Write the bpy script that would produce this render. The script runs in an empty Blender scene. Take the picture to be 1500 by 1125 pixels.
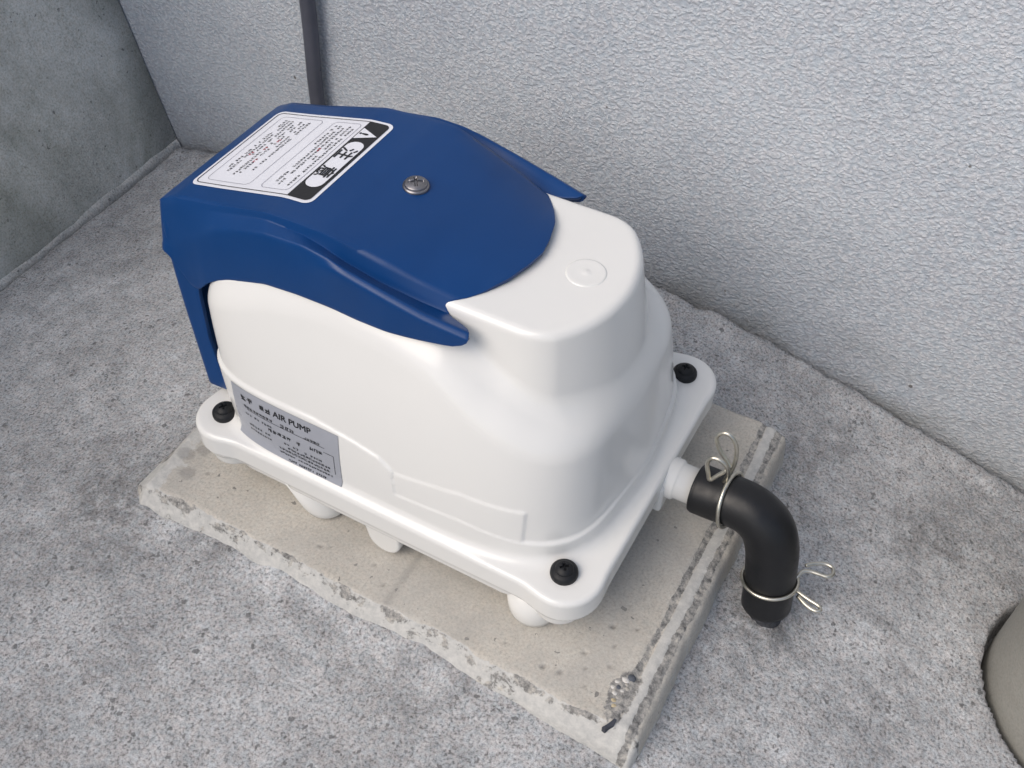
import bpy, math, random
import numpy as np
from mathutils import Vector, Matrix

random.seed(7)
rng = np.random.default_rng(7)
SC = bpy.context.scene
COL = SC.collection
R = math.radians

# ------------------------------------------------------------------ camera
cam_d = bpy.data.cameras.new('camera')
cam = bpy.data.objects.new('camera', cam_d)
COL.objects.link(cam)
_ax = np.array([[0.87298784, 0.48774198, 0.0],          # camera right
                [-0.36188464, 0.64772135, 0.67044505],  # camera up
                [0.32700419, -0.58529037, 0.74195919]]) # camera back
m = Matrix.Identity(4)
for i in range(3):
    for j in range(3):
        m[j][i] = float(_ax[i][j])
m.translation = Vector((0.10700326, -0.31828262, 0.42980795))
cam.matrix_world = m
cam_d.sensor_width = 36.0
cam_d.lens = 36.0
cam_d.clip_start = 0.01
cam_d.clip_end = 200.0
SC.camera = cam

# ------------------------------------------------------------------ light
SUN_AZ = R(206)      # direction the light comes from, measured from +Y clockwise
SUN_EL = R(46)
world = bpy.data.worlds.new('World')
SC.world = world
world.use_nodes = True
wn = world.node_tree
wn.nodes.clear()
sky = wn.nodes.new('ShaderNodeTexSky')
sky.sky_type = 'NISHITA'
sky.sun_disc = False
sky.sun_elevation = SUN_EL
sky.sun_rotation = SUN_AZ
sky.air_density = 1.0
sky.dust_density = 3.0
sky.ozone_density = 0.6
bg = wn.nodes.new('ShaderNodeBackground')
bg.inputs['Strength'].default_value = 0.15
wo = wn.nodes.new('ShaderNodeOutputWorld')
wn.links.new(sky.outputs[0], bg.inputs[0])
wn.links.new(bg.outputs[0], wo.inputs[0])

sun_d = bpy.data.lights.new('sun', 'SUN')
sun_d.energy = 1.5
sun_d.angle = R(48)
sun_d.color = (1.0, 0.95, 0.88)
sun = bpy.data.objects.new('sun', sun_d)
COL.objects.link(sun)
sd = Vector((math.sin(SUN_AZ) * math.cos(SUN_EL), math.cos(SUN_AZ) * math.cos(SUN_EL), math.sin(SUN_EL)))
sun.rotation_euler = sd.to_track_quat('Z', 'Y').to_euler()
sun.location = (-1.5, -1.5, 3)

SC.view_settings.view_transform = 'Standard'
SC.view_settings.look = 'None'
SC.view_settings.gamma = 1.0
SC.view_settings.use_curve_mapping = False
SC.view_settings.exposure = 0.0

# ------------------------------------------------------------------ helpers
def tag(o, label=None, cat=None, group=None, kind=None):
    if label: o['label'] = label
    if cat: o['category'] = cat
    if group: o['group'] = group
    if kind: o['kind'] = kind
    return o

def empty(name, loc):
    o = bpy.data.objects.new(name, None)
    o.empty_display_size = 0.02
    o.location = loc
    COL.objects.link(o)
    return o

def mesh_obj(name, verts, faces, mat, parent=None, smooth=True):
    me = bpy.data.meshes.new(name)
    me.from_pydata([tuple(map(float, v)) for v in verts], [], [tuple(map(int, f)) for f in faces])
    me.update()
    if smooth:
        me.polygons.foreach_set('use_smooth', [True] * len(me.polygons))
    return link_me(name, me, mat, parent)

def link_me(name, me, mat, parent=None):
    o = bpy.data.objects.new(name, me)
    if mat is not None:
        me.materials.clear(); me.materials.append(mat)
    COL.objects.link(o)
    if parent is not None:
        o.parent = parent
        p = Vector((0, 0, 0)); q = parent
        while q is not None:
            p += q.location; q = q.parent
        o.location = -p
    return o

def vnoise(x, y, z=None, freq=1.0, seed=0, octaves=3):
    """cheap value noise, numpy, -1..1"""
    out = np.zeros_like(x, dtype=np.float64); amp = 1.0; tot = 0.0
    for k in range(octaves):
        f = freq * 2 ** k
        r = np.random.default_rng(seed * 31 + k)
        N = 256
        T = r.random((N, N)) * 2 - 1
        X = x * f + 37.3 * k; Y = y * f + 11.7 * k
        xi = np.floor(X).astype(int); yi = np.floor(Y).astype(int)
        fx = X - xi; fy = Y - yi
        fx = fx * fx * (3 - 2 * fx); fy = fy * fy * (3 - 2 * fy)
        a = T[xi % N, yi % N]; b = T[(xi + 1) % N, yi % N]
        c = T[xi % N, (yi + 1) % N]; d = T[(xi + 1) % N, (yi + 1) % N]
        out += amp * ((a * (1 - fx) + b * fx) * (1 - fy) + (c * (1 - fx) + d * fx) * fy)
        tot += amp; amp *= 0.5
    return out / tot

def grid_faces(n, mm, off=0, wrap=False):
    """n rows of mm points"""
    F = []
    for i in range(n - 1):
        for j in range(mm if wrap else mm - 1):
            j2 = (j + 1) % mm
            F.append((off + i * mm + j, off + i * mm + j2, off + (i + 1) * mm + j2, off + (i + 1) * mm + j))
    return F

def catmull(pts, n):
    P = np.array(pts, float)
    P = np.vstack([2 * P[0] - P[1], P, 2 * P[-1] - P[-2]])
    out = []
    for i in range(1, len(P) - 2):
        for t in np.linspace(0, 1, n, endpoint=False):
            a, b, c, d = P[i - 1], P[i], P[i + 1], P[i + 2]
            out.append(0.5 * ((2 * b) + (c - a) * t + (2 * a - 5 * b + 4 * c - d) * t * t + (3 * b - a - 3 * c + d) * t ** 3))
    out.append(P[-2])
    return np.array(out)

def tube(path, rad, seg=16, cap=True):
    P = np.array(path, float); n = len(P)
    rad = np.broadcast_to(np.array(rad, float), (n,))
    T = np.gradient(P, axis=0); T /= np.linalg.norm(T, axis=1)[:, None]
    up = np.array([0, 0, 1.0]) if abs(T[0][2]) < 0.9 else np.array([1.0, 0, 0])
    N = np.cross(T[0], up); N /= np.linalg.norm(N)
    V = []
    for i in range(n):
        N = N - T[i] * (N @ T[i]); N /= np.linalg.norm(N)
        B = np.cross(T[i], N)
        for k in range(seg):
            a = 2 * math.pi * k / seg
            V.append(P[i] + rad[i] * (math.cos(a) * N + math.sin(a) * B))
    F = [f[::-1] for f in grid_faces(n, seg, wrap=True)]
    if cap:
        F.append(tuple(range(seg))); F.append(tuple(range((n - 1) * seg, n * seg))[::-1])
    return V, F

def lathe(profile, seg=40, centre=(0, 0, 0), axis='z'):
    V = []
    for (r, h) in profile:
        for k in range(seg):
            a = 2 * math.pi * k / seg
            c, s = r * math.cos(a), r * math.sin(a)
            if axis == 'z': p = (c, s, h)
            elif axis == 'x': p = (h, c, s)
            V.append((p[0] + centre[0], p[1] + centre[1], p[2] + centre[2]))
    return V, grid_faces(len(profile), seg, wrap=True)

# ------------------------------------------------------------------ materials
def new_mat(name):
    mt = bpy.data.materials.new(name); mt.use_nodes = True
    nt = mt.node_tree
    b = nt.nodes['Principled BSDF']
    return mt, nt, b

def nd(nt, typ, **kw):
    n = nt.nodes.new(typ)
    for k, v in kw.items():
        setattr(n, k, v)
    return n

def noise(nt, co, scale, detail=2.0, rough=0.5, dist=0.0):
    n = nd(nt, 'ShaderNodeTexNoise')
    n.inputs['Scale'].default_value = scale
    n.inputs['Detail'].default_value = detail
    n.inputs['Roughness'].default_value = rough
    n.inputs['Distortion'].default_value = dist
    nt.links.new(co, n.inputs['Vector'])
    return n.outputs['Fac']

def ramp(nt, fac, stops, interp='LINEAR'):
    n = nd(nt, 'ShaderNodeValToRGB')
    n.color_ramp.interpolation = interp
    els = n.color_ramp.elements
    while len(els) < len(stops): els.new(0.5)
    for e, (p, c) in zip(els, stops):
        e.position = p
        e.color = c if len(c) == 4 else (*c, 1)
    nt.links.new(fac, n.inputs['Fac'])
    return n.outputs['Color']

def g(v): return (v, v, v)

def mix(nt, fac, a, b, blend='MIX'):
    n = nd(nt, 'ShaderNodeMix', data_type='RGBA', blend_type=blend)
    for sock, v in ((n.inputs[0], fac), (n.inputs[6], a), (n.inputs[7], b)):
        if hasattr(v, 'is_linked'): nt.links.new(v, sock)
        elif isinstance(v, (int, float)): sock.default_value = v
        else: sock.default_value = (*v, 1) if len(v) == 3 else v
    return n.outputs[2]

def math_n(nt, op, a, b=0.0):
    n = nd(nt, 'ShaderNodeMath', operation=op)
    for sock, v in ((n.inputs[0], a), (n.inputs[1], b)):
        if hasattr(v, 'is_linked'): nt.links.new(v, sock)
        else: sock.default_value = v
    return n.outputs[0]

def bump(nt, b, h, strength, dist, prev=None):
    n = nd(nt, 'ShaderNodeBump')
    n.inputs['Strength'].default_value = strength
    n.inputs['Distance'].default_value = dist
    nt.links.new(h, n.inputs['Height'])
    if prev is not None: nt.links.new(prev, n.inputs['Normal'])
    nt.links.new(n.outputs[0], b.inputs['Normal'])
    return n.outputs[0]

def objco(nt):
    return nd(nt, 'ShaderNodeTexCoord').outputs['Object']

def attr(nt, name):
    n = nd(nt, 'ShaderNodeAttribute', attribute_name=name)
    return n.outputs['Fac']

def plastic(name, col, rough, spec=0.5, bscale=900, bstr=0.05, cvar=0.03, rvar=0.08, sss=0.0):
    mt, nt, b = new_mat(name)
    co = objco(nt)
    n1 = noise(nt, co, 35, 4, 0.6)
    c2 = tuple(min(1, c * (1 + cvar)) for c in col); c1 = tuple(c * (1 - cvar) for c in col)
    nt.links.new(ramp(nt, n1, [(0.3, c1), (0.7, c2)]), b.inputs['Base Color'])
    n2 = noise(nt, co, 90, 5, 0.65)
    nt.links.new(ramp(nt, n2, [(0.3, g(max(0, rough - rvar))), (0.7, g(rough + rvar))]), b.inputs['Roughness'])
    b.inputs['Specular IOR Level'].default_value = spec
    bump(nt, b, noise(nt, co, bscale, 2), bstr, 0.0004)
    if sss:
        b.inputs['Subsurface Weight'].default_value = sss
        b.inputs['Subsurface Radius'].default_value = (0.004, 0.0035, 0.003)
        b.inputs['Subsurface Scale'].default_value = 1.0
    return mt

M_WHITE = plastic('white_plastic', (0.735, 0.73, 0.705), 0.17, 0.5, 1200, 0.02, 0.006, 0.02)
M_BLUE = plastic('blue_plastic', (0.002, 0.041, 0.160), 0.34, 0.32, 1500, 0.08, 0.04, 0.03)
M_RUBBER = plastic('black_rubber', (0.009, 0.0095, 0.011), 0.42, 0.4, 700, 0.08, 0.25, 0.12)
M_SCREWBLK = plastic('black_screw_plastic', (0.008, 0.009, 0.011), 0.55, 0.35, 700, 0.1, 0.2)
M_CORD = plastic('grey_conduit', (0.085, 0.088, 0.110), 0.34, 0.4, 600, 0.05, 0.15)
M_INK = plastic('black_ink', (0.012, 0.012, 0.014), 0.4, 0.5)
M_INKGREY = plastic('grey_ink', (0.16, 0.16, 0.20), 0.4, 0.5)
M_INKRED = plastic('red_ink', (0.45, 0.03, 0.05), 0.4, 0.5)
M_LABEL = plastic('white_vinyl', (0.74, 0.75, 0.80), 0.35, 0.5, 300, 0.02)
M_PLATE = plastic('grey_foil', (0.33, 0.345, 0.385), 0.35, 0.5, 300, 0.02)

def metal(name, col, rough):
    mt, nt, b = new_mat(name)
    co = objco(nt)
    b.inputs['Metallic'].default_value = 1.0
    n1 = noise(nt, co, 160, 4, 0.6)
    nt.links.new(ramp(nt, n1, [(0.3, tuple(c * 0.75 for c in col)), (0.7, col)]), b.inputs['Base Color'])
    nt.links.new(ramp(nt, n1, [(0.3, g(rough - 0.06)), (0.7, g(rough + 0.1))]), b.inputs['Roughness'])
    return mt
M_STEEL = metal('screw_steel', (0.30, 0.29, 0.30), 0.36)
M_WIRE = metal('plated_wire', (0.70, 0.67, 0.58), 0.36)

def concrete(name, base, pits=0.6, speck=1.0, tint=(1.0, 1.0, 1.0), bstr=0.5, use=None, moss=False, stain=False, big=0.12):
    """grainy cement: mottling + sand speckle + dark pits, fine relief by bump"""
    mt, nt, b = new_mat(name)
    co = objco(nt)
    L = nt.links
    def c(v): return tuple(base[i] * v for i in range(3))
    mott = noise(nt, co, 9, 8, 0.68, 0.5)
    col = ramp(nt, mott, [(0.25, c(1 - big)), (0.5, c(1.0)), (0.75, c(1 + big))])
    br = noise(nt, co, 3.6, 7, 0.62, 0.8)
    col = mix(nt, 0.36 * speck, col, ramp(nt, br, [(0.36, g(0.34)), (0.5, g(0.5)), (0.62, g(0.66))]), 'OVERLAY')
    mid = noise(nt, co, 70, 4, 0.65)
    col = mix(nt, 0.55 * speck, col, ramp(nt, mid, [(0.32, g(0.37)), (0.5, g(0.5)), (0.68, g(0.64))]), 'OVERLAY')
    sand = noise(nt, co, 640, 3, 0.75)
    col = mix(nt, 0.62 * speck, col, ramp(nt, sand, [(0.34, g(0.06)), (0.47, g(0.5)), (0.66, g(0.86))]), 'OVERLAY')
    cloud = noise(nt, co, 26, 5, 0.66, 0.5)
    col = mix(nt, 0.32 * speck, col, ramp(nt, cloud, [(0.34, g(0.34)), (0.5, g(0.5)), (0.66, g(0.68))]), 'OVERLAY')
    # warm/cool grain
    tn = noise(nt, co, 300, 1)
    col = mix(nt, 0.22 * speck, col, ramp(nt, tn, [(0.35, (0.42, 0.5, 0.56)), (0.65, (0.58, 0.49, 0.46))]), 'OVERLAY')
    # dark pits, clustered
    vo = nd(nt, 'ShaderNodeTexVoronoi'); vo.inputs['Scale'].default_value = 360
    wv = nd(nt, 'ShaderNodeVectorMath', operation='ADD')
    wn_ = nd(nt, 'ShaderNodeTexNoise'); wn_.inputs['Scale'].default_value = 240
    sc = nd(nt, 'ShaderNodeVectorMath', operation='SCALE'); sc.inputs['Scale'].default_value = 0.0055
    L.new(co, wn_.inputs['Vector']); L.new(wn_.outputs['Color'], sc.inputs[0]); L.new(co, wv.inputs[0]); L.new(sc.outputs[0], wv.inputs[1])
    L.new(wv.outputs[0], vo.inputs['Vector'])
    cl = noise(nt, co, 22, 4, 0.7)
    clr = ramp(nt, cl, [(0.42, g(0.0)), (0.68, g(1.0))])
    sep = nd(nt, 'ShaderNodeSeparateColor'); L.new(vo.outputs['Color'], sep.inputs[0])
    dens = math_n(nt, 'ADD', math_n(nt, 'MULTIPLY', clr, 0.42), 0.03)
    on = math_n(nt, 'LESS_THAN', sep.outputs[0], math_n(nt, 'MULTIPLY', dens, pits))
    rad_ = math_n(nt, 'ADD', math_n(nt, 'MULTIPLY', math_n(nt, 'POWER', sep.outputs[1], 3.0), 0.42), 0.13)
    pit = math_n(nt, 'MULTIPLY', on, math_n(nt, 'LESS_THAN', vo.outputs['Distance'], rad_))
    col = mix(nt, math_n(nt, 'MULTIPLY', pit, 0.70), col, tuple(0.11 * t for t in tint))
    if pits > 0.5:      # pale grains
        v2 = nd(nt, 'ShaderNodeTexVoronoi'); v2.inputs['Scale'].default_value = 430; L.new(co, v2.inputs['Vector'])
        s2 = nd(nt, 'ShaderNodeSeparateColor'); L.new(v2.outputs['Color'], s2.inputs[0])
        pg = math_n(nt, 'MULTIPLY', math_n(nt, 'LESS_THAN', s2.outputs[0], 0.05), math_n(nt, 'LESS_THAN', v2.outputs['Distance'], 0.28))
        col = mix(nt, math_n(nt, 'MULTIPLY', pg, 0.5), col, (0.68, 0.67, 0.66))
    if moss:
        mo = noise(nt, co, 5.5, 5, 0.65, 0.6)
        mf = ramp(nt, mo, [(0.46, g(0)), (0.68, g(0.75))])
        col = mix(nt, mf, col, (0.19, 0.20, 0.165))
    if use:
        col = use(nt, co, col)
    L.new(col, b.inputs['Base Color'])
    b.inputs['Roughness'].default_value = 0.92
    b.inputs['Specular IOR Level'].default_value = 0.25
    h = math_n(nt, 'ADD', math_n(nt, 'MULTIPLY', sand, 0.6), math_n(nt, 'MULTIPLY', mid, 0.45))
    h = math_n(nt, 'SUBTRACT', h, math_n(nt, 'MULTIPLY', pit, 0.6))
    bump(nt, b, h, bstr, 0.0022)
    return mt

def wet_dirt(nt, co, col):
    """dark organic dirt that lies along the crack of the ground (vertex mask 'dirt')"""
    n = noise(nt, co, 120, 4, 0.7)
    f = math_n(nt, 'MULTIPLY', attr(nt, 'dirt'), ramp(nt, n, [(0.35, g(0.2)), (0.6, g(1.0))]))
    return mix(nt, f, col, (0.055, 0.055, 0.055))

M_GROUND = concrete('ground_concrete', (0.385, 0.388, 0.390), 1.0, 1.0, use=wet_dirt, bstr=0.6, big=0.16)
M_BLOCK = concrete('wall_concrete', (0.54, 0.545, 0.51), 0.25, 0.7, bstr=0.35, moss=True, big=0.15)
M_STRIP = concrete('joint_mortar', (0.46, 0.46, 0.44), 0.3, 0.7, bstr=0.45)
M_LID = concrete('pipe_plastic', (0.27, 0.265, 0.24), 0.0, 0.22, bstr=0.06, big=0.06)

def pad_use(nt, co, col):
    ns_ = noise(nt, co, 8, 6, 0.65, 0.6)
    col = mix(nt, ramp(nt, ns_, [(0.44, g(0.0)), (0.64, g(0.55))]), col, (0.39, 0.38, 0.36))
    mort = attr(nt, 'mortar'); rough_ = attr(nt, 'raw')
    n = noise(nt, co, 260, 5, 0.75)
    n2 = noise(nt, co, 95, 7, 0.72, 0.4)
    def brk(a, amp):
        v = math_n(nt, 'ADD', a, math_n(nt, 'MULTIPLY', math_n(nt, 'SUBTRACT', n2, 0.5), amp))
        return ramp(nt, v, [(0.46, g(0.0)), (0.56, g(1.0))])
    light = ramp(nt, n, [(0.35, (0.43, 0.43, 0.415)), (0.65, (0.57, 0.56, 0.53))])
    col = mix(nt, brk(mort, 2.4), col, light)
    grit = ramp(nt, n, [(0.36, (0.12, 0.118, 0.113)), (0.5, (0.29, 0.283, 0.27)), (0.64, (0.50, 0.47, 0.415))])
    col = mix(nt, brk(rough_, 2.4), col, grit)
    col = mix(nt, math_n(nt, 'MULTIPLY', attr(nt, 'stain'), 0.55), col, (0.19, 0.185, 0.18))
    return col
M_PAD = concrete('slab_concrete', (0.490, 0.462, 0.410), 0.25, 0.38, bstr=0.13, use=pad_use, big=0.10)

def stucco():
    mt, nt, b = new_mat('wall_stucco')
    co = objco(nt); L = nt.links
    mp = nd(nt, 'ShaderNodeMapping'); mp.inputs['Rotation'].default_value = (0, R(28), 0); mp.inputs['Scale'].default_value = (0.9, 1, 1.1)
    L.new(co, mp.inputs['Vector']); v = mp.outputs[0]
    big = noise(nt, co, 7, 5, 0.6, 0.3)
    col = ramp(nt, big, [(0.3, (0.47, 0.498, 0.532)), (0.7, (0.555, 0.582, 0.612))])
    gn = noise(nt, v, 420, 3, 0.62, 0.0)
    vg = nd(nt, 'ShaderNodeTexVoronoi'); vg.feature = 'SMOOTH_F1'; vg.inputs['Scale'].default_value = 430; vg.inputs['Smoothness'].default_value = 0.5
    wv = nd(nt, 'ShaderNodeVectorMath', operation='ADD'); wsc = nd(nt, 'ShaderNodeVectorMath', operation='SCALE'); wsc.inputs['Scale'].default_value = 0.005
    wt = nd(nt, 'ShaderNodeTexNoise'); wt.inputs['Scale'].default_value = 260
    L.new(v, wt.inputs['Vector']); L.new(wt.outputs['Color'], wsc.inputs[0]); L.new(v, wv.inputs[0]); L.new(wsc.outputs[0], wv.inputs[1]); L.new(wv.outputs[0], vg.inputs['Vector'])
    grain = math_n(nt, 'ADD', math_n(nt, 'MULTIPLY', math_n(nt, 'SUBTRACT', 0.75, vg.outputs['Distance']), 0.62), math_n(nt, 'MULTIPLY', gn, 0.45))
    col = mix(nt, 0.31, col, ramp(nt, grain, [(0.28, g(0.20)), (0.46, g(0.5)), (0.64, g(0.82))]), 'OVERLAY')
    tn = noise(nt, co, 260, 2)
    col = mix(nt, 0.20, col, ramp(nt, tn, [(0.35, (0.42, 0.5, 0.57)), (0.65, (0.57, 0.49, 0.49))]), 'OVERLAY')
    # sparse dark specks
    vo = nd(nt, 'ShaderNodeTexVoronoi'); vo.inputs['Scale'].default_value = 60
    L.new(co, vo.inputs['Vector'])
    sep = nd(nt, 'ShaderNodeSeparateColor'); L.new(vo.outputs['Color'], sep.inputs[0])
    sp = math_n(nt, 'LESS_THAN', vo.outputs['Distance'], math_n(nt, 'MULTIPLY', math_n(nt, 'POWER', sep.outputs[0], 6.0), 0.10))
    col = mix(nt, math_n(nt, 'MULTIPLY', sp, 0.8), col, (0.10, 0.09, 0.08))
    # hairline crack low on the wall, right of the pump
    sx = nd(nt, 'ShaderNodeSeparateXYZ'); L.new(co, sx.inputs[0])
    wob = math_n(nt, 'MULTIPLY', math_n(nt, 'SUBTRACT', noise(nt, co, 60, 3, 0.6), 0.5), 0.012)
    ln = math_n(nt, 'ADD', math_n(nt, 'SUBTRACT', sx.outputs[2], math_n(nt, 'ADD', math_n(nt, 'MULTIPLY', math_n(nt, 'SUBTRACT', sx.outputs[0], 0.118), 0.405), -0.0966)), wob)
    ck = math_n(nt, 'LESS_THAN', math_n(nt, 'ABSOLUTE', ln), 0.00042)
    ck = math_n(nt, 'MULTIPLY', ck, math_n(nt, 'MULTIPLY', math_n(nt, 'GREATER_THAN', sx.outputs[0], 0.120), math_n(nt, 'LESS_THAN', sx.outputs[0], 0.172)))
    col = mix(nt, math_n(nt, 'MULTIPLY', ck, 0.6), col, (0.16, 0.16, 0.16))
    # splash-dirt band low on the wall and grey-green smears
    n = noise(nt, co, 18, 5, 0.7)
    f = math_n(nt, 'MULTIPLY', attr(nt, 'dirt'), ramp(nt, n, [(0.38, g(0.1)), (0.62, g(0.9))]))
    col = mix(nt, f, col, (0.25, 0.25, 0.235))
    L.new(col, b.inputs['Base Color'])
    b.inputs['Roughness'].default_value = 0.72
    b.inputs['Specular IOR Level'].default_value = 0.35
    fine = noise(nt, v, 900, 2, 0.6)
    h = math_n(nt, 'ADD', grain, math_n(nt, 'MULTIPLY', fine, 0.22))
    bump(nt, b, h, 0.64, 0.0022)
    return mt
M_STUCCO = stucco()

# ------------------------------------------------------------------ surface nets
def sd_round_and(a, b, r):
    u = np.maximum(a + r, 0); v = np.maximum(b + r, 0)
    return np.minimum(np.maximum(a, b), -r) + np.sqrt(u * u + v * v)

def sd_round_or(a, b, r):
    u = np.maximum(r - a, 0); v = np.maximum(r - b, 0)
    return np.maximum(np.minimum(a, b), r) - np.sqrt(u * u + v * v)

def smin(a, b, k):
    h = np.maximum(k - np.abs(a - b), 0) / k
    return np.minimum(a, b) - h * h * k * 0.25

def surface_nets(func, lo, hi, h, newton=3):
    xs = np.arange(lo[0], hi[0], h); ys = np.arange(lo[1], hi[1], h); zs = np.arange(lo[2], hi[2], h)
    F = np.empty((len(xs), len(ys), len(zs)), np.float32)
    Y, Z = np.meshgrid(ys, zs, indexing='ij')
    for i in range(0, len(xs), 24):
        xx = xs[i:i + 24]
        X3 = np.broadcast_to(xx[:, None, None], (len(xx),) + Y.shape)
        F[i:i + 24] = func(X3, np.broadcast_to(Y, X3.shape), np.broadcast_to(Z, X3.shape))
    S = F < 0
    nx, ny, nz = F.shape
    c = np.zeros((nx - 1, ny - 1, nz - 1), np.uint8)
    for dx in (0, 1):
        for dy in (0, 1):
            for dz in (0, 1):
                c += S[dx:nx - 1 + dx, dy:ny - 1 + dy, dz:nz - 1 + dz]
    act = (c > 0) & (c < 8)
    idx = np.full(act.shape, -1, np.int64)
    ii = np.argwhere(act)
    idx[tuple(ii.T)] = np.arange(len(ii))
    acc = np.zeros((len(ii), 3)); cnt = np.zeros(len(ii))
    corners = [(a, b, d) for a in (0, 1) for b in (0, 1) for d in (0, 1)]
    for a in corners:
        for ax in range(3):
            if a[ax] == 1: continue
            b2 = list(a); b2[ax] = 1
            fa = F[ii[:, 0] + a[0], ii[:, 1] + a[1], ii[:, 2] + a[2]]
            fb = F[ii[:, 0] + b2[0], ii[:, 1] + b2[1], ii[:, 2] + b2[2]]
            cr = (fa < 0) != (fb < 0)
            t = np.where(cr, fa / np.where(cr, fa - fb, 1), 0)
            p = np.tile(np.array(a, float), (len(ii), 1)); p[:, ax] += t
            acc[cr] += p[cr]; cnt[cr] += 1
    V = (ii + acc / cnt[:, None]) * h + np.array(lo)
    quads = []
    for ax in range(3):
        o1, o2 = (ax + 1) % 3, (ax + 2) % 3
        sl0 = [slice(None)] * 3; sl1 = [slice(None)] * 3
        sl0[ax] = slice(0, -1); sl1[ax] = slice(1, None)
        ch = S[tuple(sl0)] != S[tuple(sl1)]
        e = np.argwhere(ch)
        ok = (e[:, o1] > 0) & (e[:, o2] > 0) & (e[:, o1] < F.shape[o1] - 1) & (e[:, o2] < F.shape[o2] - 1)
        e = e[ok]
        ins = S[tuple(e.T)]
        def cell(d1, d2):
            q = e.copy(); q[:, o1] -= d1; q[:, o2] -= d2
            return idx[tuple(q.T)]
        q = np.stack([cell(1, 1), cell(0, 1), cell(0, 0), cell(1, 0)], 1)
        q[~ins] = q[~ins][:, ::-1]
        quads.append(q)
    Q = np.vstack(quads)
    e = h * 0.25
    for _ in range(newton):
        f0 = func(V[:, 0], V[:, 1], V[:, 2])
        gr = np.stack([(func(V[:, 0] + (e if k == 0 else 0), V[:, 1] + (e if k == 1 else 0), V[:, 2] + (e if k == 2 else 0)) -
                        func(V[:, 0] - (e if k == 0 else 0), V[:, 1] - (e if k == 1 else 0), V[:, 2] - (e if k == 2 else 0))) / (2 * e) for k in range(3)], 1)
        g2 = np.maximum((gr ** 2).sum(1), 0.09)
        st = -(f0 / g2)[:, None] * gr
        ln = np.linalg.norm(st, axis=1)[:, None]
        st *= np.minimum(1, h * 0.6 / np.maximum(ln, 1e-9))
        V = V + st
    return V, Q

def np_mesh(name, V, Q, mat, parent=None):
    me = bpy.data.meshes.new(name)
    me.vertices.add(len(V)); me.vertices.foreach_set('co', np.asarray(V, np.float32).ravel())
    me.loops.add(Q.size); me.loops.foreach_set('vertex_index', Q.astype(np.int32).ravel())
    me.polygons.add(len(Q))
    me.polygons.foreach_set('loop_start', np.arange(0, Q.size, Q.shape[1], dtype=np.int32))
    me.polygons.foreach_set('loop_total', np.full(len(Q), Q.shape[1], np.int32))
    me.polygons.foreach_set('use_smooth', np.ones(len(Q), bool))
    me.update(calc_edges=True)
    return link_me(name, me, mat, parent)

def set_attr(me, name, arr):
    a = me.attributes.new(name, 'FLOAT', 'POINT')
    a.data.foreach_set('value', np.asarray(arr, np.float32))

def sstep(a, b, x):
    t = np.clip((x - a) / (b - a), 0, 1)
    return t * t * (3 - 2 * t)

# ------------------------------------------------------------------ the setting
def softp(x, w=0.02):
    return w * np.log1p(np.exp(np.clip(x / w, -40, 40)))

def wall_y(x): return 0.205 - 0.03 * x

LID_C = (0.276, 0.066); LID_R = 0.066
PX0, PX1, PY0, PY1 = -0.2640, 0.0640, -0.1195, 0.1150      # slab footprint

def ground_z(x, y):
    x0 = np.interp(y, [-0.15, 0.2], [0.035, -0.018])
    z = -0.064 - 0.21 * softp(-0.30 - np.maximum(x, -0.75), 0.03) - 0.235 * softp(np.minimum(x, 0.45) - x0, 0.015)
    return z

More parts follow.
